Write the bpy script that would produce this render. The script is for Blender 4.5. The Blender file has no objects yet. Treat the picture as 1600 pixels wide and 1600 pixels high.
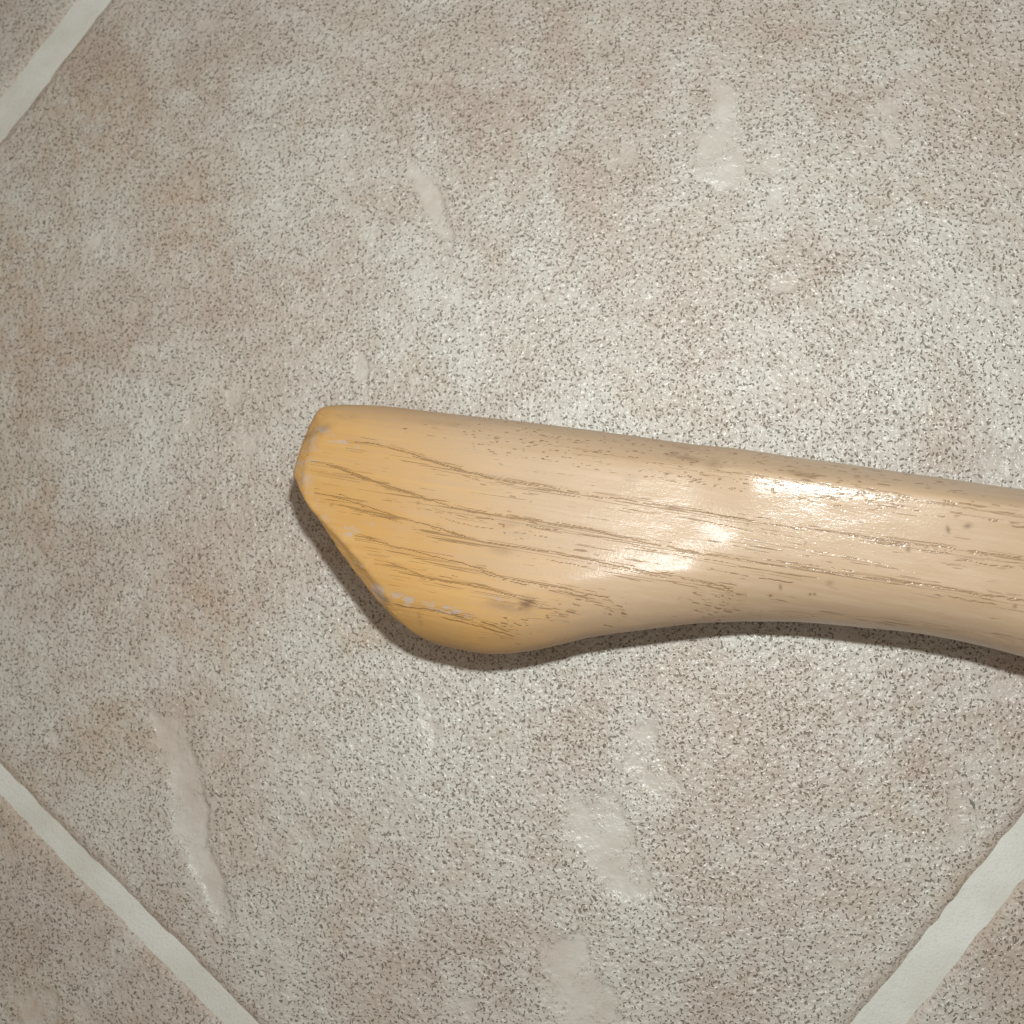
import bpy, bmesh, math
import numpy as np
from mathutils import Vector

scene = bpy.context.scene
col = scene.collection
MM = 0.001
rng = np.random.default_rng(11)

# ------------------------------------------------------------------ camera
CAM_H = 0.2338                       # phone held a hand's breadth and a half above the floor
AX, AY = math.radians(6.19), math.radians(9.62)
cam_data = bpy.data.cameras.new('camera')
cam_data.sensor_fit = 'HORIZONTAL'
cam_data.angle = 2 * math.atan(0.5)
cam_data.clip_start = 0.005
cam_data.clip_end = 50
cam_data.dof.use_dof = True
cam_data.dof.focus_distance = 0.213
cam_data.dof.aperture_fstop = 20.0
cam = bpy.data.objects.new('camera', cam_data)
col.objects.link(cam)
cam.location = (0, 0, CAM_H)
cam.rotation_euler = (AX, AY, 0)
scene.camera = cam

# ------------------------------------------------------------------ light
world = bpy.data.worlds.new('World')
scene.world = world
world.use_nodes = True
bg = world.node_tree.nodes['Background']
bg.inputs['Color'].default_value = (1.0, 0.86, 0.73, 1)      # dim warm room
bg.inputs['Strength'].default_value = 0.275

flash_data = bpy.data.lights.new('flash_lamp', 'AREA')       # the phone's flash beside its lens
flash_data.shape = 'DISK'
flash_data.size = 0.010
flash_data.energy = 0.57
flash_data.color = (0.95, 1.0, 1.0)
flash = bpy.data.objects.new('flash_lamp', flash_data)
col.objects.link(flash)
flash.location = (0.010, 0.046, CAM_H)
flash.rotation_euler = (AX, AY, 0)

room_data = bpy.data.lights.new('room_lamp', 'AREA')         # warm ceiling lamp of the room
room_data.shape = 'DISK'
room_data.size = 0.6
room_data.energy = 1.6
room_data.color = (1.0, 0.70, 0.42)
room = bpy.data.objects.new('room_lamp', room_data)
col.objects.link(room)
room.location = (-1.1, 0.5, 1.9)
room.rotation_euler = (Vector((0, 0, 0)) - room.location).to_track_quat('-Z', 'Y').to_euler()

scene.view_settings.view_transform = 'Standard'
scene.view_settings.look = 'None'
scene.view_settings.gamma = 1
scene.view_settings.exposure = 0.0

# ------------------------------------------------------------------ measuring helpers
def rx(a): c, s = math.cos(a), math.sin(a); return np.array([[1, 0, 0], [0, c, -s], [0, s, c]])
def ry(a): c, s = math.cos(a), math.sin(a); return np.array([[c, 0, s], [0, 1, 0], [-s, 0, c]])
SURVEY = ry(AY) @ rx(AX)
def survey(pts, z_mm):
    """measured photo points -> millimetres on the level z_mm above the floor"""
    p = np.atleast_2d(np.asarray(pts, float))
    d = np.stack([(p[:, 0] - 800) / 1600, -(p[:, 1] - 800) / 1600, -np.ones(len(p))], 1) @ SURVEY.T
    t = (z_mm * MM - CAM_H) / d[:, 2]
    return d[:, :2] * t[:, None] * 1000.0

def vnoise(x, y, seed):
    """smooth 2-D value noise, about -1..1"""
    r = np.random.default_rng(seed); T = r.uniform(-1, 1, (256, 256))
    xi = np.floor(x).astype(int); yi = np.floor(y).astype(int)
    fx = x - xi; fy = y - yi
    fx = fx * fx * (3 - 2 * fx); fy = fy * fy * (3 - 2 * fy)
    g = lambda i, j: T[i & 255, j & 255]
    return ((g(xi, yi) * (1 - fx) + g(xi + 1, yi) * fx) * (1 - fy)
            + (g(xi, yi + 1) * (1 - fx) + g(xi + 1, yi + 1) * fx) * fy)
def fbm(x, y, seed, octv=4):
    s = 0; a = 1; n = 0
    for k in range(octv):
        s = s + a * vnoise(x * 2 ** k, y * 2 ** k, seed + k); n += a; a *= 0.5
    return s / n
def sstep(a, b, x):
    t = np.clip((x - a) / (b - a), 0, 1); return t * t * (3 - 2 * t)
def poly_dist(x, y, poly):
    """signed distance to polygon, positive inside"""
    P = np.asarray(poly); n = len(P)
    d = np.full(x.shape, 1e9); ins = np.zeros(x.shape, bool)
    for i in range(n):
        ax, ay = P[i]; bx, by = P[(i + 1) % n]
        ex, ey = bx - ax, by - ay
        t = np.clip(((x - ax) * ex + (y - ay) * ey) / (ex * ex + ey * ey), 0, 1)
        d = np.minimum(d, np.hypot(x - ax - t * ex, y - ay - t * ey))
        c = ((ay > y) != (by > y)) & (x < (bx - ax) * (y - ay) / ((by - ay) if by != ay else 1e-9) + ax)
        ins ^= c
    return np.where(ins, d, -d)

def grid_mesh(name, verts, faces, marks=None):
    me = bpy.data.meshes.new(name)
    nv = len(verts); nf = len(faces)
    me.vertices.add(nv); me.vertices.foreach_set('co', verts.astype(np.float32).ravel())
    me.loops.add(nf * 4); me.loops.foreach_set('vertex_index', faces.astype(np.int32).ravel())
    me.polygons.add(nf); me.polygons.foreach_set('loop_start', np.arange(0, nf * 4, 4, dtype=np.int32))
    me.update(calc_edges=True)
    me.polygons.foreach_set('use_smooth', np.ones(nf, bool))
    if marks is not None: set_marks(me, marks)
    me.validate()
    return me
def set_marks(me, marks):
    at = me.color_attributes.new('marks', 'FLOAT_COLOR', 'POINT')
    at.data.foreach_set('color', marks.astype(np.float32).ravel())

# ------------------------------------------------------------------ node helpers
class NT:
    def __init__(self, name):
        self.m = bpy.data.materials.new(name); self.m.use_nodes = True
        self.t = self.m.node_tree; self.t.nodes.clear()
        self.out = self.n('ShaderNodeOutputMaterial'); self.b = self.n('ShaderNodeBsdfPrincipled')
        self.t.links.new(self.b.outputs[0], self.out.inputs['Surface'])
    def n(self, k, **kw):
        o = self.t.nodes.new(k)
        for a, v in kw.items(): setattr(o, a, v)
        return o
    def put(self, sock, v):
        if isinstance(v, bpy.types.NodeSocket): self.t.links.new(v, sock)
        elif isinstance(v, (tuple, list)) and sock.type == 'RGBA' and len(v) == 3: sock.default_value = (*v, 1)
        else: sock.default_value = v
    def math(self, op, a, b=0.0, c=None, clamp=False):
        o = self.n('ShaderNodeMath', operation=op, use_clamp=clamp)
        self.put(o.inputs[0], a); self.put(o.inputs[1], b)
        if c is not None: self.put(o.inputs[2], c)
        return o.outputs[0]
    def mix(self, f, a, b, mode='MIX'):
        o = self.n('ShaderNodeMix', data_type='RGBA', blend_type=mode)
        self.put(o.inputs[0], f); self.put(o.inputs[6], a); self.put(o.inputs[7], b)
        return o.outputs[2]
    def noise(self, vec, scale, detail=2.0, rough=0.5, dist=0.0):
        o = self.n('ShaderNodeTexNoise'); self.put(o.inputs['Vector'], vec)
        o.inputs['Scale'].default_value = scale; o.inputs['Detail'].default_value = detail
        o.inputs['Roughness'].default_value = rough; o.inputs['Distortion'].default_value = dist
        return o.outputs['Fac']
    def mapping(self, vec, loc=(0, 0, 0), rot=(0, 0, 0), sc=(1, 1, 1)):
        o = self.n('ShaderNodeMapping'); self.put(o.inputs[0], vec)
        o.inputs[1].default_value = loc; o.inputs[2].default_value = rot; o.inputs[3].default_value = sc
        return o.outputs[0]
    def step(self, x, a, b):
        o = self.n('ShaderNodeMapRange', interpolation_type='SMOOTHSTEP')
        self.put(o.inputs[0], x); o.inputs[1].default_value = a; o.inputs[2].default_value = b
        return o.outputs[0]
    def mmcoord(self):
        tc = self.n('ShaderNodeTexCoord')
        return self.mapping(tc.outputs['Object'], sc=(1000, 1000, 1000))      # millimetres
    def marks(self):
        a = self.n('ShaderNodeAttribute', attribute_name='marks')
        s = self.n('ShaderNodeSeparateColor'); self.put(s.inputs[0], a.outputs['Color'])
        return s.outputs[0], s.outputs[1], s.outputs[2], a.outputs['Alpha']
    def bump(self, h, dist, strength=1.0, normal=None):
        o = self.n('ShaderNodeBump'); o.inputs['Strength'].default_value = strength
        o.inputs['Distance'].default_value = dist; self.put(o.inputs['Height'], h)
        if normal is not None: self.put(o.inputs['Normal'], normal)
        return o.outputs[0]

# ------------------------------------------------------------------ tile material
def make_tile_material():
    N = NT('speckled_ceramic_glaze')
    P = N.mmcoord()
    smooth, edge, tan, mauve = N.marks()
    # broad cloudy glaze colours
    big = N.noise(P, 0.020, 4, 0.55, 0.4)
    mid = N.noise(N.mapping(P, loc=(31, 7, 3)), 0.055, 4, 0.6, 0.6)
    fine = N.noise(N.mapping(P, loc=(-11, 57, 3)), 0.22, 3, 0.6)
    grey = (0.545, 0.528, 0.472)
    pink = (0.470, 0.407, 0.350)
    tanc = (0.420, 0.295, 0.185)
    c = N.mix(N.step(big, 0.36, 0.68), grey, pink)
    c = N.mix(N.math('MULTIPLY', N.step(mid, 0.50, 0.72), 0.45), c, (0.465, 0.385, 0.312))
    c = N.mix(N.math('MULTIPLY', N.step(N.math('SUBTRACT', 1.0, mid), 0.50, 0.68), 0.34), c, (0.60, 0.588, 0.54))
    c = N.mix(N.math('MULTIPLY', N.step(fine, 0.42, 0.66), 0.22), c, (0.66, 0.64, 0.58))
    c = N.mix(N.math('MULTIPLY', N.step(fine, 0.56, 0.36), 0.18), c, (0.42, 0.35, 0.28))
    c = N.mix(N.math('MULTIPLY', tan, N.step(N.noise(P, 0.16, 4, 0.65), 0.36, 0.62)), c, tanc)
    c = N.mix(N.math('MULTIPLY', mauve, N.step(N.noise(N.mapping(P, loc=(8, 1, 4)), 0.09, 4, 0.62), 0.34, 0.66)), c, (0.405, 0.322, 0.268))
    c = N.mix(N.math('MULTIPLY', smooth, 0.25), c, (0.62, 0.59, 0.54))
    c = N.mix(N.math('MULTIPLY', edge, 0.55), c, (0.40, 0.30, 0.215))
    # worm-like specks: one small curved stroke per cell of a jittered lattice, and a finer layer of dots
    warp = N.n('ShaderNodeTexNoise'); N.put(warp.inputs['Vector'], P); warp.inputs['Scale'].default_value = 0.55
    wv = N.n('ShaderNodeVectorMath', operation='MULTIPLY_ADD')
    N.put(wv.inputs[0], warp.outputs['Color']); wv.inputs[1].default_value = (1.5, 1.5, 0.0); N.put(wv.inputs[2], P)
    W = wv.outputs[0]
    flat = N.n('ShaderNodeVectorMath', operation='MULTIPLY'); N.put(flat.inputs[0], W); flat.inputs[1].default_value = (1, 1, 0)
    dens = N.noise(N.mapping(P, loc=(5, 71, 2)), 0.060, 3, 0.55)
    def strokes(scale, lmin, lmax, wmin, wmax, keep, shift):
        v = N.n('ShaderNodeTexVoronoi', voronoi_dimensions='2D'); vec = N.mapping(flat.outputs[0], loc=(shift, shift * 0.7, 0))
        N.put(v.inputs['Vector'], vec); v.inputs['Scale'].default_value = scale; v.inputs['Randomness'].default_value = 0.85
        df = N.n('ShaderNodeVectorMath', operation='SUBTRACT'); N.put(df.inputs[0], vec); N.put(df.inputs[1], v.outputs['Position'])
        xyz = N.n('ShaderNodeSeparateXYZ'); N.put(xyz.inputs[0], df.outputs[0])
        rnd = N.n('ShaderNodeSeparateColor'); N.put(rnd.inputs[0], v.outputs['Color'])
        ang = N.math('MULTIPLY', rnd.outputs[0], 6.283)
        ca = N.math('COSINE', ang); sa = N.math('SINE', ang)
        u = N.math('MULTIPLY_ADD', xyz.outputs[0], ca, N.math('MULTIPLY', xyz.outputs[1], sa))
        w = N.math('SUBTRACT', N.math('MULTIPLY', xyz.outputs[1], ca), N.math('MULTIPLY', xyz.outputs[0], sa))
        bend = N.math('MULTIPLY_ADD', rnd.outputs[1], 1.6, -0.8)
        w = N.math('MULTIPLY_ADD', N.math('MULTIPLY', u, u), bend, w)
        r2 = N.math('POWER', rnd.outputs[2], 1.7)
        ln = N.math('MULTIPLY_ADD', r2, lmax - lmin, lmin); wd = N.math('MULTIPLY_ADD', rnd.outputs[1], wmax - wmin, wmin)
        uu = N.math('SUBTRACT', N.math('ABSOLUTE', u), ln); uu = N.math('MAXIMUM', uu, 0.0)
        dd = N.math('SQRT', N.math('MULTIPLY_ADD', uu, uu, N.math('MULTIPLY', w, w)))
        body = N.step(N.math('SUBTRACT', dd, wd), 0.09, -0.06)
        k = N.math('MULTIPLY_ADD', N.math('SUBTRACT', dens, 0.5), 1.1, N.math('FRACT', N.math('MULTIPLY', rnd.outputs[0], 7.31)))
        return N.math('MULTIPLY', body, N.step(k, 1 - keep - 0.05, 1 - keep + 0.05))
    stroke = strokes(0.76, 0.0, 0.38, 0.060, 0.165, 0.74, 0.0)
    dot = strokes(0.95, 0.0, 0.18, 0.05, 0.125, 0.62, 13.3)
    speck = N.math('MAXIMUM', stroke, dot)
    speck = N.math('MULTIPLY', speck, N.math('SUBTRACT', 1.0, smooth, clamp=True))
    speck = N.math('MULTIPLY', speck, N.math('SUBTRACT', 1.0, N.math('MULTIPLY', edge, 0.8), clamp=True))
    tone = N.noise(N.mapping(P, loc=(2, 9, 44)), 0.5, 1)
    sc = N.mix(N.step(tone, 0.35, 0.65), (0.115, 0.083, 0.053), (0.215, 0.150, 0.092))
    c = N.mix(N.math('MULTIPLY', speck, 0.80), c, sc)
    N.put(N.b.inputs['Base Color'], c)
    # glaze relief: pebbled between the pits, pits sunk
    peb = N.noise(N.mapping(P, loc=(3, 3, 8)), 0.85, 2, 0.5, 0.3)
    und = N.noise(P, 0.16, 3, 0.55)
    h = N.math('MULTIPLY_ADD', speck, -0.30, N.math('MULTIPLY', peb, N.math('MULTIPLY_ADD', smooth, -0.70, 1.0)))
    h = N.math('MULTIPLY_ADD', und, 0.7, h)
    N.put(N.b.inputs['Normal'], N.bump(h, 0.00070, 1.0))
    N.put(N.b.inputs['Roughness'], N.math('MULTIPLY_ADD', speck, 0.30, N.math('MULTIPLY_ADD', edge, 0.45, N.math('MULTIPLY_ADD', fine, 0.16, 0.25))))
    N.b.inputs['Specular IOR Level'].default_value = 0.5
    return N.m

def make_grout_material():
    N = NT('pale_cement_grout')
    P = N.mmcoord()
    a = N.noise(P, 0.05, 4, 0.6); b = N.noise(P, 1.6, 4, 0.65)
    c = N.mix(N.step(a, 0.35, 0.68), (0.69, 0.70, 0.655), (0.61, 0.61, 0.55))
    c = N.mix(N.math('MULTIPLY', N.step(b, 0.54, 0.72), 0.35), c, (0.42, 0.40, 0.33))
    N.put(N.b.inputs['Base Color'], c)
    N.b.inputs['Roughness'].default_value = 0.85
    N.b.inputs['Specular IOR Level'].default_value = 0.25
    N.put(N.b.inputs['Normal'], N.bump(N.math('ADD', b, N.math('MULTIPLY', a, 2.0)), 0.00022, 1.0))
    return N.m

# ------------------------------------------------------------------ floor: grout bed and tiles
ROT = math.radians(50.61)
E1 = np.array([math.cos(ROT), math.sin(ROT)]); E2 = np.array([-E1[1], E1[0]])
PITCH = 305.0
S0, T0 = -136.8, -82.5                       # joint lines of the tile in the middle
JW = {'s': 3.5, 't0': 6.3, 't1': 5.2}        # joint widths

tile_mat = make_tile_material()
grout_mat = make_grout_material()

def make_floor():
    n = 90
    a = np.linspace(-620, 620, n)
    X, Y = np.meshgrid(a, a, indexing='ij')
    Z = -0.80 + 0.08 * fbm(X / 30, Y / 30, 5)
    v = np.stack([X, Y, Z], -1).reshape(-1, 3) * MM
    i = np.arange(n * n).reshape(n, n)
    f = np.stack([i[:-1, :-1], i[1:, :-1], i[1:, 1:], i[:-1, 1:]], -1).reshape(-1, 4)
    me = grid_mesh('floor', v, f); me.materials.append(grout_mat)
    o = bpy.data.objects.new('floor', me); col.objects.link(o)
    o['kind'] = 'structure'
    o['label'] = 'indoor floor of large speckled beige tiles with pale grout'
    return o
floor = make_floor()

HOLLOWS = [  # smooth scars in the glaze, as measured; sign: sunk or raised
    ([(636, 268), (664, 264), (690, 300), (699, 340), (713, 368), (702, 393), (681, 372), (661, 332), (646, 302)], -0.48),
    ([(1092, 96), (1112, 126), (1150, 140), (1152, 200), (1168, 252), (1142, 296), (1108, 292), (1083, 262), (1090, 226), (1112, 200), (1111, 150)], 0.48),
    ([(233, 1108), (281, 1114), (293, 1160), (311, 1210), (331, 1270), (331, 1322), (346, 1372), (371, 1422), (363, 1450), (338, 1432), (309, 1387), (288, 1340), (270, 1290), (262, 1220), (239, 1160)], -0.45),
    ([(982, 1128), (1022, 1130), (1060, 1218), (1070, 1250), (1040, 1266), (1000, 1232), (974, 1190)], -0.26),
    ([(897, 1238), (962, 1229), (986, 1290), (1011, 1340), (1024, 1402), (980, 1412), (938, 1396), (908, 1342), (876, 1300)], -0.28),
    ([(846, 1472), (911, 1458), (946, 1520), (972, 1570), (974, 1640), (896, 1640), (848, 1560)], -0.26),
    ([(22, 1538), (86, 1544), (92, 1640), (24, 1640)], -0.35),
    ([(655, 1085), (682, 1080), (690, 1150), (672, 1180)], -0.22),
    ([(450, 1270), (480, 1280), (494, 1320), (470, 1330)], -0.20),
    ([(1370, 150), (1402, 160), (1412, 230), (1384, 238)], 0.20),
    ([(286, 640), (316, 652), (302, 682), (276, 672)], -0.20),
    ([(380, 660), (398, 700), (386, 730), (366, 700)], -0.16),
    ([(1480, 1230), (1512, 1240), (1502, 1280), (1484, 1276)], -0.2),
]
TANS = [((30, 560), 26), ((10, 420), 22), ((180, 170), 22), ((120, 150), 14), ((130, 215), 16), ((20, 1270), 14), ((170, 1150), 16),
        ((90, 60), 10), ((60, 1580), 12), ((300, 330), 15), ((560, 1000), 8), ((1530, 1380), 9), ((1420, 1250), 9), ((330, 950), 14), ((40, 800), 16)]

MAUVES = [((860, 190), 27), ((760, 170), 17), ((960, 150), 16), ((880, 300), 14), ((300, 120), 16), ((150, 130), 12), ((1300, 430), 13), ((1330, 120), 12), ((480, 440), 11),
          ((230, 560), 13), ((720, 1500), 12), ((560, 1330), 10), ((1150, 1550), 12), ((180, 1440), 14), ((60, 1480), 12), ((330, 820), 11),
          ((1420, 1180), 12), ((1560, 1500), 14), ((100, 900), 12), ((900, 1150), 9)]

def make_tile(i, j, step):
    s0 = S0 + i * PITCH + JW['s'] / 2; s1 = S0 + (i + 1) * PITCH - JW['s'] / 2
    t0 = T0 + j * PITCH + JW['t0'] / 2; t1 = T0 + (j + 1) * PITCH - JW['t1'] / 2
    ns = int((s1 - s0) / step); nt = int((t1 - t0) / step)
    def axis(lo, hi, n):                          # finer rows along the rim
        a = np.linspace(lo, hi, n + 1)
        rim = np.array([0.0, 0.3, 0.6, 0.9, 1.25, 1.65, 2.1, 2.6])
        a = a[(a > lo + 3) & (a < hi - 3)]
        return np.concatenate([lo + rim, a, (hi - rim)[::-1]])
    a = axis(s0, s1, ns); b = axis(t0, t1, nt)
    S, T = np.meshgrid(a, b, indexing='ij')
    dS = np.minimum(S - s0, s1 - S); dT = np.minimum(T - t0, t1 - T)
    sd = 100 + 13 * i + 7 * j
    # wavy moulded rim
    fs = np.exp(-np.minimum(S - s0, s1 - S) / 12); ft = np.exp(-np.minimum(T - t0, t1 - T) / 12)
    So = S + fs * np.where(S < (s0 + s1) / 2, 1, -1) * (0.6 * fbm(T / 26, T * 0 + (S > (s0 + s1) / 2) * 9, sd, 3) + 0.25 * vnoise(T / 3.1, T * 0, sd + 9))
    To = T + ft * np.where(T < (t0 + t1) / 2, 1, -1) * (0.6 * fbm(S / 26, S * 0 + (T > (t0 + t1) / 2) * 9, sd + 40, 3) + 0.25 * vnoise(S / 3.1, S * 0, sd + 49))
    X = So * E1[0] + To * E2[0]; Y = So * E1[1] + To * E2[1]
    d = np.minimum(dS, dT)
    q = np.clip(1 - d / 3.4, 0, 1)
    Z = -1.6 * q ** 1.9 + 0.16 * fbm(X / 24, Y / 24, sd + 3, 3) * (1 - q) + 0.05 * fbm(X / 6, Y / 6, sd + 5, 3) * (1 - q)
    smooth = np.zeros(X.shape)
    if step < 2:
        for poly, dep in HOLLOWS:
            pw = survey(poly, 0.0)
            lo = pw.min(0) - 5; hi = pw.max(0) + 5
            m = (X > lo[0]) & (X < hi[0]) & (Y > lo[1]) & (Y < hi[1])
            if not m.any(): continue
            x = X[m]; y = Y[m]
            sdv = poly_dist(x + 2.0 * fbm(x / 5, y / 5, 7, 4), y + 2.0 * fbm(x / 5, y / 5, 19, 4), pw)
            right = sstep(0, 0.75, sdv)                       # crisp lip
            soft = sstep(-1.5, 5.0, sdv)
            c = pw.mean(0); wgt = sstep(-5, 3, (x - c[0]) * (1 if dep < 0 else -1))
            Z[m] += dep * (right * wgt + soft * (1 - wgt)) + abs(dep) * 0.25 * fbm(x / 2.2, y / 2.2, 31, 3) * soft
            smooth[m] = np.maximum(smooth[m], sstep(-1.2, 1.6, sdv + 2.2 * fbm(x / 2.2, y / 2.2, 41, 3)) * np.clip((0.98 if abs(dep) > 0.4 else 0.70) + 0.7 * fbm(x / 4, y / 4, 3, 3), 0, 1))
    # small scattered bald spots
    bald = sstep(0.56, 0.68, fbm(X / 11 + 3, Y / 14, 77, 3)) * 0.75
    smooth = np.maximum(smooth, bald)
    Z -= 0.10 * bald
    inner = d > 3.4
    Z[inner] = np.maximum(Z[inner], -0.49)
    tan = np.zeros(X.shape)
    for pp, r in TANS:
        c = survey([pp], 0)[0]
        tan = np.maximum(tan, np.exp(-((X - c[0]) ** 2 + (Y - c[1]) ** 2) / (2 * (r * 0.55) ** 2)) * 0.5)
    mauve = np.zeros(X.shape)
    for pp, r in MAUVES:
        c = survey([pp], 0)[0]
        mauve = np.maximum(mauve, np.exp(-((X - c[0]) ** 2 + (Y - c[1]) ** 2) / (2 * r ** 2)) * 0.62)
    edge = np.clip(1 - d / 4.2, 0, 1) ** 1.2 * np.clip(0.75 + 0.6 * fbm(X / 5, Y / 5, sd + 8, 3), 0, 1)
    marks = np.stack([smooth, edge, tan, mauve], -1).reshape(-1, 4)
    n0, n1 = X.shape
    v = np.stack([X, Y, Z], -1).reshape(-1, 3)
    idx = np.arange(n0 * n1).reshape(n0, n1)
    f = np.stack([idx[:-1, :-1], idx[1:, :-1], idx[1:, 1:], idx[:-1, 1:]], -1).reshape(-1, 4)
    # tile body below the glaze
    ring = np.concatenate([idx[:, 0], idx[-1, 1:], idx[-2::-1, -1], idx[0, -2:0:-1]])
    low = v[ring].copy(); low[:, 2] = -6.0
    base = len(v); m = len(ring); k = np.arange(m)
    v = np.concatenate([v, low]); marks = np.concatenate([marks, marks[ring]])
    f2 = np.stack([ring, base + k, base + (k + 1) % m, ring[(k + 1) % m]], -1)[:, ::1]
    f = np.concatenate([f, f2[:, ::-1]])
    me = grid_mesh('tile', v * MM, f, marks)
    me.materials.append(tile_mat)
    o = bpy.data.objects.new('tile', me); col.objects.link(o)
    o.parent = floor
    return o
for i, j, st in ((0, 0, 0.6), (-1, 0, 1.2), (0, 1, 1.2), (0, -1, 1.2), (-1, 1, 6), (-1, -1, 6), (1, 0, 6), (1, 1, 6), (1, -1, 6)):
    make_tile(i, j, st)

# ------------------------------------------------------------------ the wooden handle
ZC = 15.4
TOP = survey([(380, 628), (460, 629), (545, 632), (600, 637), (700, 648), (800, 659), (900, 671), (1000, 684), (1100, 698), (1200, 714),
              (1300, 730), (1400, 747), (1500, 763), (1600, 777)], 12.5)
BOT = survey([(380, 868), (500, 936), (600, 975), (651, 996), (689, 1007), (732, 1017), (764, 1022), (790, 1022), (826, 1018), (870, 1009), (920, 996),
              (960, 990), (1000, 985), (1050, 978), (1100, 973), (1150, 971), (1200, 971), (1250, 972), (1300, 976), (1400, 985),
              (1450, 992), (1500, 1002), (1550, 1014), (1600, 1028)], 14.5)
def smooth_curve(P, xs, r=3.0):
    y = np.interp(xs, P[:, 0], P[:, 1])
    k = np.exp(-0.5 * (np.arange(-30, 31) * (xs[1] - xs[0]) / r) ** 2); k /= k.sum()
    yp = np.concatenate([y[0] + (y[1] - y[0]) * np.arange(-30, 0), y, y[-1] + (y[-1] - y[-2]) * np.arange(1, 31)])
    return np.convolve(yp, k, 'valid')
X_END = 190.0
# carry the shaft on, straight, beyond the picture
dt = (TOP[-1] - TOP[-4]); TOP = np.vstack([TOP, TOP[-1] + dt / dt[0] * (X_END + 20 - TOP[-1, 0])])
db = (BOT[-1] - BOT[-5]); slope = dt[1] / dt[0]
BOT = np.vstack([BOT, BOT[-1] + np.array([15, 15 * slope * 1.15]), BOT[-1] + np.array([40, 40 * slope * 1.05]), BOT[-1] + np.array([X_END, X_END * slope])])
XS = np.linspace(-110, X_END + 10, 1640)
YT = smooth_curve(TOP, XS, 1.6); YB = smooth_curve(BOT, XS, 1.6)
def hz_of(x):                       # half thickness
    return 12.6 + 1.6 * (1 - sstep(-46, 9, x)) - 0.9 * (1 - sstep(-95, -45, x))
LIFT_X = np.linspace(-110, X_END + 10, 1500)
_sl = np.interp(LIFT_X, [-20, 0, 14, 45, 62, 95, 200], [0, 0.0, 0.078, 0.115, 0.050, 0.005, 0.0])
_k = np.hanning(61); _k /= _k.sum()
LIFT_Z = np.cumsum(np.convolve(np.pad(_sl, 30, mode='edge'), _k, 'valid')) * (LIFT_X[1] - LIFT_X[0])
def lift_of(x):                     # the far end rides a little higher
    return np.interp(x, LIFT_X, LIFT_Z)
def shear_of(x):                    # slow twist of the broad face
    return -0.085 * (1 - sstep(0, 14.5, x)) + 0.088 * sstep(0, 14.5, x)
def dish_of(x):                     # broad face faintly hollow on the swell
    return 0.8 * (1 - sstep(0, 14.5, x))
def polar_table(pts):
    P = np.asarray(pts, float)
    # closed Catmull-Rom
    out = []
    n = len(P)
    for i in range(n):
        p0, p1, p2, p3 = P[i - 1], P[i], P[(i + 1) % n], P[(i + 2) % n]
        t = np.linspace(0, 1, 40, endpoint=False)[:, None]
        out.append(0.5 * ((2 * p1) + (-p0 + p2) * t + (2 * p0 - 5 * p1 + 4 * p2 - p3) * t ** 2 + (-p0 + 3 * p1 - 3 * p2 + p3) * t ** 3))
    Q = np.concatenate(out); th = np.arctan2(Q[:, 1], Q[:, 0]); r = np.hypot(Q[:, 0], Q[:, 1])
    o = np.argsort(th); th = th[o]; r = r[o]
    g = np.linspace(-np.pi, np.pi, 1441)
    return g, np.interp(g, np.concatenate([th - 2 * np.pi, th, th + 2 * np.pi]), np.tile(r, 3))
SH_G, SH_R = polar_table([(1, 0), (0.95, 0.33), (0.82, 0.68), (0.70, 0.915), (0.59, 0.992), (0.30, 1.0), (0.0, 1.0), (-0.30, 0.995), (-0.52, 0.955),
                          (-0.75, 0.77), (-0.93, 0.42), (-1, 0), (-0.95, -0.35), (-0.78, -0.70), (-0.45, -0.94), (0, -1), (0.45, -0.94), (0.8, -0.70), (0.95, -0.35)])
KN_G, KN_R = polar_table([(1, 0), (0.97, 0.36), (0.88, 0.68), (0.74, 0.88), (0.55, 0.97), (0.28, 1.0), (0.0, 1.0), (-0.32, 1.0), (-0.56, 0.975),
                          (-0.79, 0.79), (-0.95, 0.42), (-1, 0), (-0.96, -0.38), (-0.80, -0.72), (-0.45, -0.95), (0, -1), (0.45, -0.95), (0.8, -0.72), (0.96, -0.38)])
def smax(a, b, k):
    h = np.clip(0.5 + 0.5 * (a - b) / k, 0, 1)
    return b + (a - b) * h + k * h * (1 - h)
def plane_through(p, q, z, lean, push=0.0):
    """cut running through two measured points; lean = degrees the cut faces upward"""
    A, B = survey([p, q], z); d = B - A; d /= np.hypot(*d)
    n = np.array([d[1], -d[0]])
    if n @ (A - np.array([0.0, -10.0])) < 0: n = -n
    c, s = math.cos(math.radians(lean)), math.sin(math.radians(lean))
    nn = np.array([n[0] * c, n[1] * c, s]); off = nn @ np.array([A[0], A[1], z]) + push
    return nn, off
CUTS = [  # (plane, rounding)
    (plane_through((459, 747), (541, 880), 26.5, -3), 0.7),
    (plane_through((541, 880), (604, 957), 26, -3), 1.5),
    (plane_through((600, 953), (651, 997), 21, -2), 1.5),
    (plane_through((456, 738), (470, 674), 26, 1), 1.0),
    (plane_through((470, 674), (493, 637), 24, 2), 1.6),
    (plane_through((493, 637), (545, 632), 15, 2), 2.0),
    (plane_through((470, 764), (560, 884), 31.0, 50, 0.3), 0.4),      # chamfers to the broad face
    (plane_through((560, 884), (640, 983), 29.0, 44, 0.3), 0.45),
    (plane_through((484, 758), (490, 690), 30.0, 58, 0.1), 0.5),
    (plane_through((494, 690), (520, 650), 28.2, 52, 0.3), 1.2),
]
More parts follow.
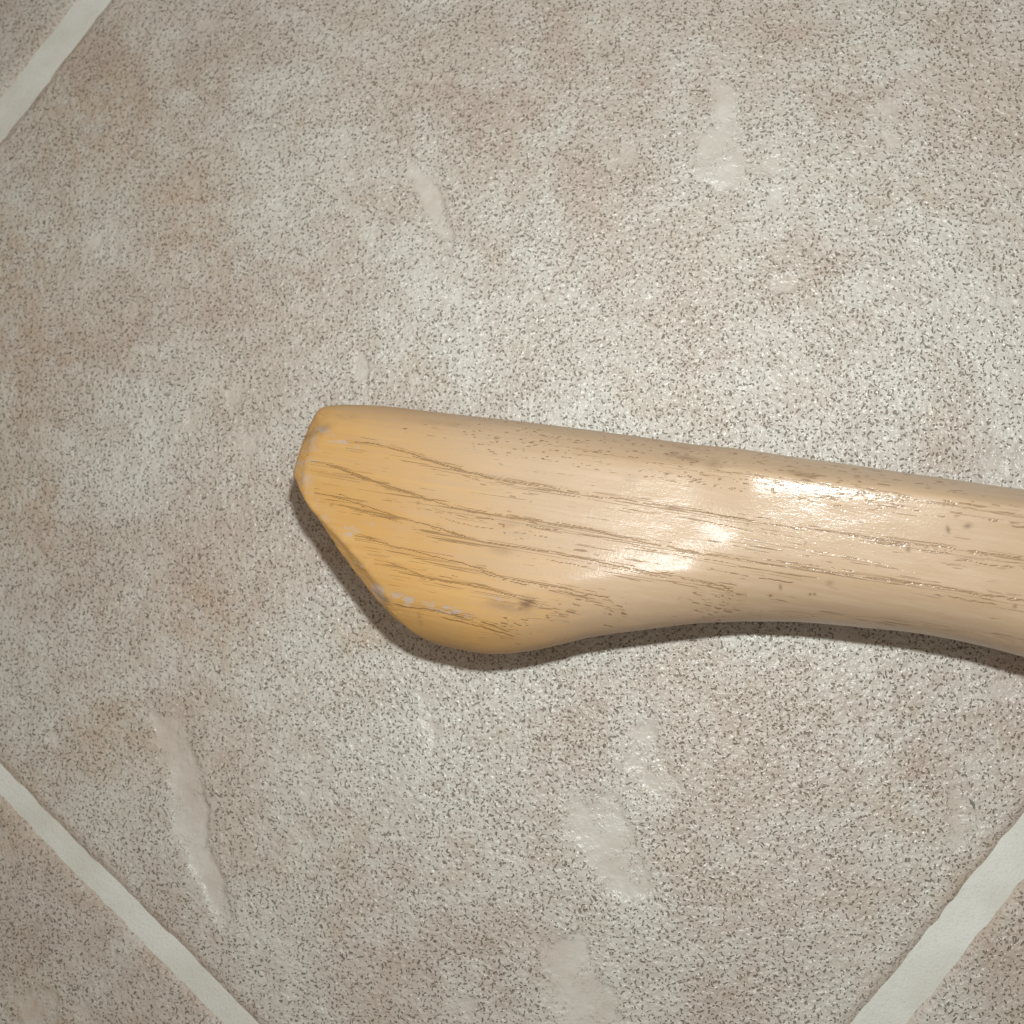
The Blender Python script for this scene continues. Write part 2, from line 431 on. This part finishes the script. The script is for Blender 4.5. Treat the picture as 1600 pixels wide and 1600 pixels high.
def F(p):
    x, y, z = p[:, 0], p[:, 1], p[:, 2]
    yt = np.interp(x, XS, YT); yb = np.interp(x, XS, YB)
    yc = 0.5 * (yt + yb); hw = 0.5 * (yt - yb); hz = hz_of(x)
    v = (y - yc) / hw
    w = (z - ZC - lift_of(x) - shear_of(x) * (y - yc) - dish_of(x) * np.clip(v, -0.6, 0.6) ** 2) / hz
    th = np.arctan2(w, v); r = np.hypot(v, w)
    k = sstep(-45, 5, x)
    R = np.interp(th, SH_G, SH_R) * k + np.interp(th, KN_G, KN_R) * (1 - k)
    f = (r / R - 1) * 0.5 * (hw + hz)
    for (n, o), k in CUTS:
        f = smax(f, p @ n - o, k)
    cm = np.max([p @ n - o for (n, o), k in CUTS], axis=0)      # chips and rasp marks along the cut
    f = f + np.exp(-(cm / 1.1) ** 2) * (0.16 * fbm(x / 1.9, y / 1.9 + z / 2.3, 331, 3) + 0.10 * np.maximum(vnoise(x / 3.2, y / 3.2, 341) - 0.35, 0) * 3)
    # far end of the shaft
    f = smax(f, x - X_END, 3.0)
    # hand-shaped unevenness
    return f + 0.10 * fbm(x / 22, y / 14 + z / 17, 301, 2) + 0.03 * vnoise(x / 5, y / 2.6 + z / 3, 311)

def make_handle():
    # rough blank
    bm = bmesh.new()
    xs = np.concatenate([np.arange(-92, 90, 2.0), np.arange(90, X_END + 3, 4.0)]); m = 56
    rings = []
    for x in xs:
        yt = np.interp(x, XS, YT); yb = np.interp(x, XS, YB); yc = (yt + yb) / 2; hw = (yt - yb) / 2; hz = hz_of(x)
        k = float(sstep(-45, 5, np.array(x)))
        r = []
        for a in np.linspace(-np.pi, np.pi, m, endpoint=False):
            R = np.interp(a, SH_G, SH_R) * k + np.interp(a, KN_G, KN_R) * (1 - k)
            y = yc + R * math.cos(a) * hw
            r.append(bm.verts.new((x, y, ZC + float(lift_of(np.array(x))) + R * math.sin(a) * hz + float(shear_of(np.array(x))) * (y - yc))))
        rings.append(r)
    for a, b in zip(rings[:-1], rings[1:]):
        for k in range(m): bm.faces.new((a[k], b[k], b[(k + 1) % m], a[(k + 1) % m]))
    bm.faces.new(rings[0]); bm.faces.new(rings[-1][::-1])
    bmesh.ops.recalc_face_normals(bm, faces=bm.faces)
    for (n, o), k in CUTS:
        bmesh.ops.bisect_plane(bm, geom=bm.verts[:] + bm.edges[:] + bm.faces[:], plane_co=Vector(n * o), plane_no=Vector(n), clear_outer=True)
        bmesh.ops.holes_fill(bm, edges=[e for e in bm.edges if e.is_boundary], sides=0)
    bmesh.ops.recalc_face_normals(bm, faces=bm.faces)
    me = bpy.data.meshes.new('blank'); bm.to_mesh(me); bm.free()
    tmp = bpy.data.objects.new('blank', me); col.objects.link(tmp)
    md = tmp.modifiers.new('remesh', 'REMESH'); md.mode = 'VOXEL'; md.voxel_size = 0.21
    dg = bpy.context.evaluated_depsgraph_get(); dg.update()
    ev = tmp.evaluated_get(dg); me2 = bpy.data.meshes.new_from_object(ev)
    bpy.data.objects.remove(tmp); bpy.data.meshes.remove(me)
    nv = len(me2.vertices)
    co = np.empty(nv * 3, np.float32); me2.vertices.foreach_get('co', co); co = co.reshape(-1, 3).astype(float)
    # settle every vertex onto the exact smooth form
    for it in range(4):
        f = F(co); e = 0.02
        g = np.stack([(F(co + np.eye(3)[k] * e) - f) / e for k in range(3)], 1)
        g2 = np.maximum((g ** 2).sum(1), 0.09)
        stepv = np.clip(f / g2, -1.2, 1.2)
        co = co - g * stepv[:, None] * (0.9 if it < 3 else 1.0)
    co[:, 2] -= co[:, 2].min() - 0.02
    marks = handle_marks(co)
    me2.vertices.foreach_set('co', (co * MM).astype(np.float32).ravel()); me2.update()
    me2.polygons.foreach_set('use_smooth', np.ones(len(me2.polygons), bool))
    set_marks(me2, marks)
    me2.name = 'tool_handle'
    return me2

ZF = 28.0                                     # level of the broad face, for measured marks
LINES = [
    [(545, 689), (582, 692), (620, 702), (657, 714), (701, 728), (764, 746), (857, 761), (920, 773), (974, 779), (1108, 801), (1192, 818), (1250, 826), (1350, 840), (1462, 857), (1600, 875)],
    [(492, 722), (551, 738), (595, 755), (670, 780), (732, 799), (826, 813), (920, 828), (967, 838), (1036, 853), (1108, 865), (1192, 880), (1271, 890), (1337, 900), (1450, 915), (1512, 927), (1600, 940)],
    [(498, 767), (545, 783), (607, 802), (689, 827), (748, 846), (826, 858), (920, 874), (958, 882), (1036, 898), (1130, 915), (1160, 928)],
    [(564, 839), (654, 864), (732, 883), (795, 905), (920, 928), (950, 936), (966, 954)],
    [(595, 874), (670, 902), (764, 921), (826, 939), (880, 960)],
    [(607, 944), (670, 952), (732, 967), (800, 988)],
    [(1150, 838), (1250, 856), (1350, 876), (1440, 900)],
    [(1180, 952), (1300, 960), (1420, 968), (1530, 990), (1600, 1004)],
    [(900, 700), (1000, 716), (1150, 742), (1300, 764), (1450, 790), (1600, 812)],
]
def handle_marks(co):
    n = len(co); x, y = co[:, 0], co[:, 1]
    grain = np.zeros(n); band = np.zeros(n); wear = np.zeros(n); dirt = np.zeros(n)
    order = np.argsort(x); xs = x[order]
    r = np.random.default_rng(5)
    PXMM = 0.128                                # millimetres per measured pixel on the broad face
    def stroke(cx, cy, x0, x1, sig, amp, jit=0.25, dash=0.5, seed=0):
        a, b = np.searchsorted(xs, [x0, x1]); id_ = order[a:b]
        if len(id_) == 0: return
        X = x[id_]; L = np.interp(X, cx, cy) + jit * vnoise(X / 4.0, X * 0 + seed, 900) + 0.10 * vnoise(X / 0.9, X * 0 + seed, 901)
        d = np.abs(y[id_] - L); m = d < 1.5
        id_ = id_[m]; X = X[m]; d = d[m]
        tp = min(1.5, 0.22 * (x1 - x0)); ends = np.clip((X - x0) / tp, 0, 1) * np.clip((x1 - X) / tp, 0, 1)
        br = sstep(-0.35 + dash * 0.6, 0.15 + dash * 0.6, vnoise(X / 2.2, X * 0 + seed * 1.7, 902) + 0.5 * vnoise(X / 0.7, X * 0 + seed * 2.3, 903))
        g = amp * np.exp(-0.5 * (d / sig) ** 2) * ends * br
        grain[id_] = np.maximum(grain[id_], g)
    sd = 0
    for li, L in enumerate(LINES):
        W = survey(L, ZF); cx, cy = W[:, 0], W[:, 1]
        span = cx[-1] - cx[0]
        faint = li >= 6
        # the ring itself
        stroke(cx, cy, cx[0], cx[-1], 0.09, 0.5 if faint else 0.95, 0.16, -0.95, sd); sd += 3
        i0, i1 = np.searchsorted(xs, [cx[0] - 1, cx[-1] + 1]); id_ = order[i0:i1]
        dd = y[id_] - np.interp(x[id_], cx, cy)
        band[id_] = np.maximum(band[id_], np.where(dd > 0, np.exp(-0.5 * (dd / 0.6) ** 2), np.exp(-0.5 * (dd / 1.5) ** 2)) * (0.6 if faint else 1.0))
        for k in range(int(span / (8.5 if not faint else 15)) + 2):
            ln = r.uniform(6, 36); a = r.uniform(cx[0] - 2, cx[-1] - 4)
            off = -abs(r.normal(0, 1.1)) if r.random() < 0.75 else r.uniform(0, 0.9)
            stroke(cx, cy + off, a, min(a + ln, cx[-1] + 1), r.uniform(0.07, 0.11), r.uniform(0.35, 1.0) * (0.6 if faint else 1), 0.14, r.uniform(-0.6, 0.2), sd); sd += 3
    A = survey(LINES[0], ZF); C = survey(LINES[1], ZF)
    # short faint ticks everywhere along the grain
    for k in range(330):
        a = r.uniform(-62, 78); ln = r.uniform(0.8, 5.0)
        ys = np.interp(a, XS, YT) * (f := r.uniform(0.05, 0.95)) + np.interp(a, XS, YB) * (1 - f)
        sl = -0.16 - 0.10 * (a < -15)
        stroke(np.array([a, a + ln]), np.array([ys, ys + sl * ln]), a, a + ln, 0.11, r.uniform(0.12, 0.4), 0.05, 0.2, sd); sd += 3
    # open pores where the rings run out on the upper slope
    for k in range(520):
        a = r.uniform(-46, 40) if r.random() < 0.8 else r.uniform(-62, 78)
        yt = np.interp(a, XS, YT); yl = np.interp(a, A[:, 0], A[:, 1]) + 1.5
        f = r.uniform(0, 1) ** 0.8
        ys = yt - 0.3 - f * (yt - yl) * 0.72
        ln = r.uniform(0.35, 1.4) * (1 + 1.6 * float(sstep(5, 50, np.array(a))))
        stroke(np.array([a, a + ln + 0.3]), np.array([ys, ys - 0.15 * ln]), a - 0.2, a + ln, r.uniform(0.06, 0.12), r.uniform(0.5, 1.0), 0.04, -0.8, sd); sd += 3
    for k in range(40):
        a = r.uniform(15, 80); yt = np.interp(a, XS, YT); ys = yt - r.uniform(0.8, 7.5); ln = r.uniform(3, 8)
        stroke(np.array([a, a + ln]), np.array([ys, ys - 0.17 * ln]), a, a + ln, r.uniform(0.11, 0.17), r.uniform(0.4, 0.9), 0.12, 0.4, sd); sd += 3
    # feathered run-outs on the belly side
    for (px, py, w, h, cnt) in ((1110, 935, 40, 26, 34), (955, 955, 26, 24, 22), (800, 975, 34, 20, 26), (880, 955, 24, 16, 12), (1120, 955, 40, 14, 14), (790, 760, 60, 26, 18), (800, 830, 40, 22, 16)):
        for k in range(cnt):
            p = survey([(px + r.normal(0, w * 0.5), py + r.normal(0, h * 0.5))], ZF)[0]; ln = r.uniform(0.6, 2.6)
            stroke(np.array([p[0], p[0] + ln]), np.array([p[1], p[1] - 0.22 * ln]), p[0], p[0] + ln, r.uniform(0.10, 0.17), r.uniform(0.35, 0.85), 0.05, -0.2, sd); sd += 3
    # scuffs where the varnish has rubbed off along the cut
    def blob(arr, px, py, rx_, ry_, ang, amp, seed, lo=-0.15, hi=0.35, z=ZF):
        c = survey([(px, py)], z)[0]; ca, sa = math.cos(ang), math.sin(ang)
        u = ((x - c[0]) * ca + (y - c[1]) * sa) / (rx_ * PXMM); v = (-(x - c[0]) * sa + (y - c[1]) * ca) / (ry_ * PXMM)
        m = (u * u + v * v) < 6
        X, Y = x[m], y[m]
        g = np.exp(-0.5 * (u[m] ** 2 + v[m] ** 2)) * amp * sstep(lo, hi, fbm(X / 1.3 * (1 if abs(ang) > 1 else 0.6), Y / 0.8, seed, 3) + 0.15)
        arr[m] = np.maximum(arr[m], g)
    for i, (px, py, a_, b_, an, am) in enumerate((
            (520, 682, 26, 7, -0.3, 0.9), (500, 672, 14, 8, -0.2, 0.8), (464, 726, 7, 9, -0.2, 1.0), (490, 720, 14, 4, -0.3, 0.6),
            (478, 735, 12, 45, 0.1, 0.55), (482, 690, 14, 30, 0.0, 0.5), (515, 815, 8, 4, -0.3, 0.7), (552, 833, 16, 7, -0.4, 0.8), (583, 822, 8, 4, 0, 0.6),
            (562, 882, 9, 4, -0.3, 0.8), (596, 928, 20, 9, -0.7, 1.0), (640, 938, 40, 6, -0.2, 0.95), (700, 952, 34, 6, -0.25, 0.85), (775, 940, 26, 9, -0.2, 0.6),
            (540, 862, 5, 26, 0.6, 0.35), (505, 800, 6, 30, 0.5, 0.45), (700, 730, 60, 5, -0.25, 0.25), (560, 700, 30, 6, -0.2, 0.4), (606, 768, 30, 4, -0.3, 0.3))):
        blob(wear, px, py, a_, b_, an, am, 500 + i)
    for i, (px, py, a_, b_, an, am) in enumerate((
            (790, 947, 24, 6, -0.2, 0.45), (498, 668, 13, 6, 0.3, 0.6), (478, 676, 14, 4, 0.3, 0.5), (536, 645, 10, 4, 0, 0.35),
            (655, 968, 3, 9, 0, 0.4), (600, 935, 10, 6, -0.7, 0.55), (1072, 712, 16, 4, -0.2, 0.6), (1115, 722, 10, 6, -0.2, 0.5), (1052, 704, 7, 4, 0, 0.5),
            (1255, 742, 16, 4, -0.2, 0.6), (985, 752, 8, 9, 0, 0.25), (785, 860, 14, 5, -0.2, 0.4), (805, 825, 16, 7, -0.2, 0.3), (690, 655, 40, 4, -0.1, 0.25),
            (1070, 690, 20, 3, -0.2, 0.45), (545, 890, 40, 3, -0.95, 0.25))):
        blob(dirt, px, py, a_, b_, an, am, 540 + i, -0.5, 0.2)
    for (px, py, a_, b_, am) in ((1474, 830, 2, 4, 1.0), (1503, 825, 4, 2.5, 0.9), (1415, 860, 2.2, 3, 1.0), (1344, 818, 1.6, 1.6, 0.9), (1258, 849, 1.6, 1.6, 0.9), (1578, 948, 2, 2, 0.8),
                                 (1221, 917, 1.6, 3, 0.9), (1206, 930, 1.6, 1.6, 1.0), (1268, 928, 1.6, 1.6, 0.9), (1275, 928, 1.5, 1.5, 0.9), (1168, 819, 1.5, 1.5, 0.8), (1297, 911, 4, 3, 0.45), (824, 944, 8, 7, 0.95), (829, 941, 6, 4, 1.0), (815, 951, 5, 3, 0.7), (790, 946, 5, 3, 0.45), (776, 940, 4, 2, 0.4), (654, 786, 2, 2, 0.6), (519, 789, 2, 2, 0.6)):
        blob(dirt, px, py, a_, b_, 0.2, am, 600, -2, -1.5)
    return np.clip(np.stack([grain, wear, dirt, band], 1), 0, 1)

def make_wood_material():
    N = NT('varnished_ash_wood')
    P = N.mmcoord()
    grain, wear, dirt, band = N.marks()
    # honey tone of the rubbed end against the paler lacquered shaft
    xyz = N.n('ShaderNodeSeparateXYZ'); N.put(xyz.inputs[0], P)
    ramp = N.math('MULTIPLY_ADD', xyz.outputs[1], 0.75, xyz.outputs[0])
    ramp = N.math('MULTIPLY_ADD', N.noise(P, 0.05, 3, 0.55), 22.0, ramp)
    G = N.mapping(P, rot=(0, 0, math.radians(10)), sc=(1, 1, 1))
    streak = N.noise(N.mapping(G, sc=(0.035, 0.9, 0.9)), 1.0, 4, 0.6, 0.2)
    ramp = N.math('MULTIPLY_ADD', N.math('SUBTRACT', streak, 0.5), 46.0, ramp)
    amber = N.step(ramp, 6.0, -42.0)
    fibre = N.noise(N.mapping(G, loc=(3, 8, 1), sc=(0.22, 4.5, 4.5)), 1.0, 3, 0.6)
    cloud = N.noise(P, 0.07, 3, 0.5)
    # hair-fine pore lines gathered along the rings
    hair = N.noise(N.mapping(G, loc=(9, 2, 5), sc=(0.014, 1.15, 0.3)), 1.0, 2, 0.55)
    hl = N.step(N.math('ABSOLUTE', N.math('SUBTRACT', hair, 0.5)), 0.024, 0.006)
    hb = N.noise(N.mapping(G, loc=(1, 7, 5), sc=(0.16, 1.4, 0.3)), 1.0, 2, 0.6)
    hl = N.math('MULTIPLY', hl, N.step(N.math('MULTIPLY_ADD', band, 0.30, hb), 0.57, 0.70))
    grain = N.math('MAXIMUM', grain, N.math('MULTIPLY', hl, 0.66))
    grain = N.math('MULTIPLY', N.step(grain, 0.20, 0.72), N.math('MULTIPLY_ADD', grain, 0.4, 0.6))
    chip = N.noise(N.mapping(P, loc=(6, 2, 1)), 1.1, 4, 0.7)
    wear = N.step(N.math('MULTIPLY_ADD', N.math('SUBTRACT', chip, 0.5), 1.3, wear), 0.18, 0.78)
    pale = (0.470, 0.342, 0.226); honey = (0.500, 0.290, 0.100)
    c = N.mix(amber, pale, honey)
    c = N.mix(N.math('MULTIPLY', N.step(streak, 0.40, 0.68), 0.30), c, N.mix(amber, (0.415, 0.277, 0.160), (0.47, 0.240, 0.058)))
    c = N.mix(N.math('MULTIPLY', N.step(streak, 0.52, 0.30), 0.25), c, N.mix(amber, (0.56, 0.425, 0.315), (0.56, 0.37, 0.16)))
    c = N.mix(N.math('MULTIPLY', N.step(fibre, 0.50, 0.72), 0.16), c, (0.40, 0.22, 0.08))
    c = N.mix(N.math('MULTIPLY', N.step(cloud, 0.45, 0.7), 0.18), c, (0.51, 0.375, 0.25))
    c = N.mix(N.math('MULTIPLY', band, 0.22), c, N.mix(amber, (0.43, 0.28, 0.15), (0.45, 0.235, 0.065)))
    c = N.mix(N.math('MULTIPLY', wear, 0.80), c, (0.43, 0.345, 0.29))
    c = N.mix(N.math('MULTIPLY', dirt, 0.85), c, (0.165, 0.10, 0.055))
    c = N.mix(N.math('MULTIPLY', grain, 0.80), c, (0.185, 0.096, 0.034))
    N.put(N.b.inputs['Base Color'], c)
    rough = N.math('MULTIPLY_ADD', wear, 0.35, N.math('MULTIPLY_ADD', fibre, 0.14, 0.38))
    rough = N.math('MULTIPLY_ADD', amber, 0.12, rough)
    N.put(N.b.inputs['Roughness'], rough)
    N.b.inputs['Specular IOR Level'].default_value = 0.22
    pit = N.noise(P, 1.5, 3, 0.65)
    h = N.math('MULTIPLY_ADD', grain, -0.8, N.math('MULTIPLY', fibre, 0.30))
    h = N.math('MULTIPLY_ADD', wear, N.math('MULTIPLY', pit, -0.9), h)
    h = N.math('MULTIPLY_ADD', pit, 0.22, h)
    nb = N.bump(h, 0.00012, 0.8)
    N.put(N.b.inputs['Normal'], nb)
    cw = N.math('SUBTRACT', N.math('MULTIPLY_ADD', N.step(xyz.outputs[0], 4.0, 26.0), 0.42, 0.11), N.math('MULTIPLY', wear, 0.4), clamp=True)
    N.put(N.b.inputs['Coat Weight'], cw)
    N.b.inputs['Coat Roughness'].default_value = 0.165
    ripple = N.noise(N.mapping(G, loc=(4, 4, 4), sc=(0.22, 0.50, 0.5)), 1.0, 3, 0.6)
    hc = N.math('MULTIPLY_ADD', ripple, 0.55, N.math('MULTIPLY_ADD', pit, 0.22, N.math('MULTIPLY', h, 0.6)))
    N.put(N.b.inputs['Coat Normal'], N.bump(hc, 0.00010, 0.9))
    return N.m

handle_me = make_handle()
handle_me.materials.clear(); handle_me.materials.append(make_wood_material())
handle = bpy.data.objects.new('tool_handle', handle_me); col.objects.link(handle)
handle['label'] = 'varnished ash wood tool handle with swollen, slant-cut end lying on the tiles'
handle['category'] = 'handle'

# ------------------------------------------------------------------ tiny splinter on the tile
def make_splinter():
    bm = bmesh.new()
    a = survey([(1514, 1248)], 0)[0]; b = survey([(1522, 1264)], 0)[0]
    d = b - a; L = np.hypot(*d); d /= L; nrm = np.array([-d[1], d[0]])
    rings = []
    for t, w in ((0, 0.08), (0.25, 0.26), (0.6, 0.30), (0.85, 0.2), (1.0, 0.06)):
        c = a + d * L * t + nrm * 0.25 * math.sin(t * 3.0)
        rings.append([bm.verts.new((*((c + nrm * w * math.cos(k * math.tau / 6)) * MM), (0.30 + 0.24 * w / 0.3 * math.sin(k * math.tau / 6)) * MM)) for k in range(6)])
    for p, q in zip(rings[:-1], rings[1:]):
        for k in range(6): bm.faces.new((p[k], p[(k + 1) % 6], q[(k + 1) % 6], q[k]))
    bm.faces.new(rings[0][::-1]); bm.faces.new(rings[-1])
    bmesh.ops.recalc_face_normals(bm, faces=bm.faces)
    me = bpy.data.meshes.new('splinter'); bm.to_mesh(me); bm.free()
    N = NT('grey_splinter'); P = N.mmcoord()
    N.put(N.b.inputs['Base Color'], N.mix(N.noise(P, 1.5), (0.13, 0.13, 0.12), (0.24, 0.23, 0.20)))
    N.b.inputs['Roughness'].default_value = 0.7
    me.materials.append(N.m)
    o = bpy.data.objects.new('splinter', me); col.objects.link(o)
    o['label'] = 'tiny dark grey splinter lying on the tile beside the widest grout line'
    o['category'] = 'splinter'
make_splinter()
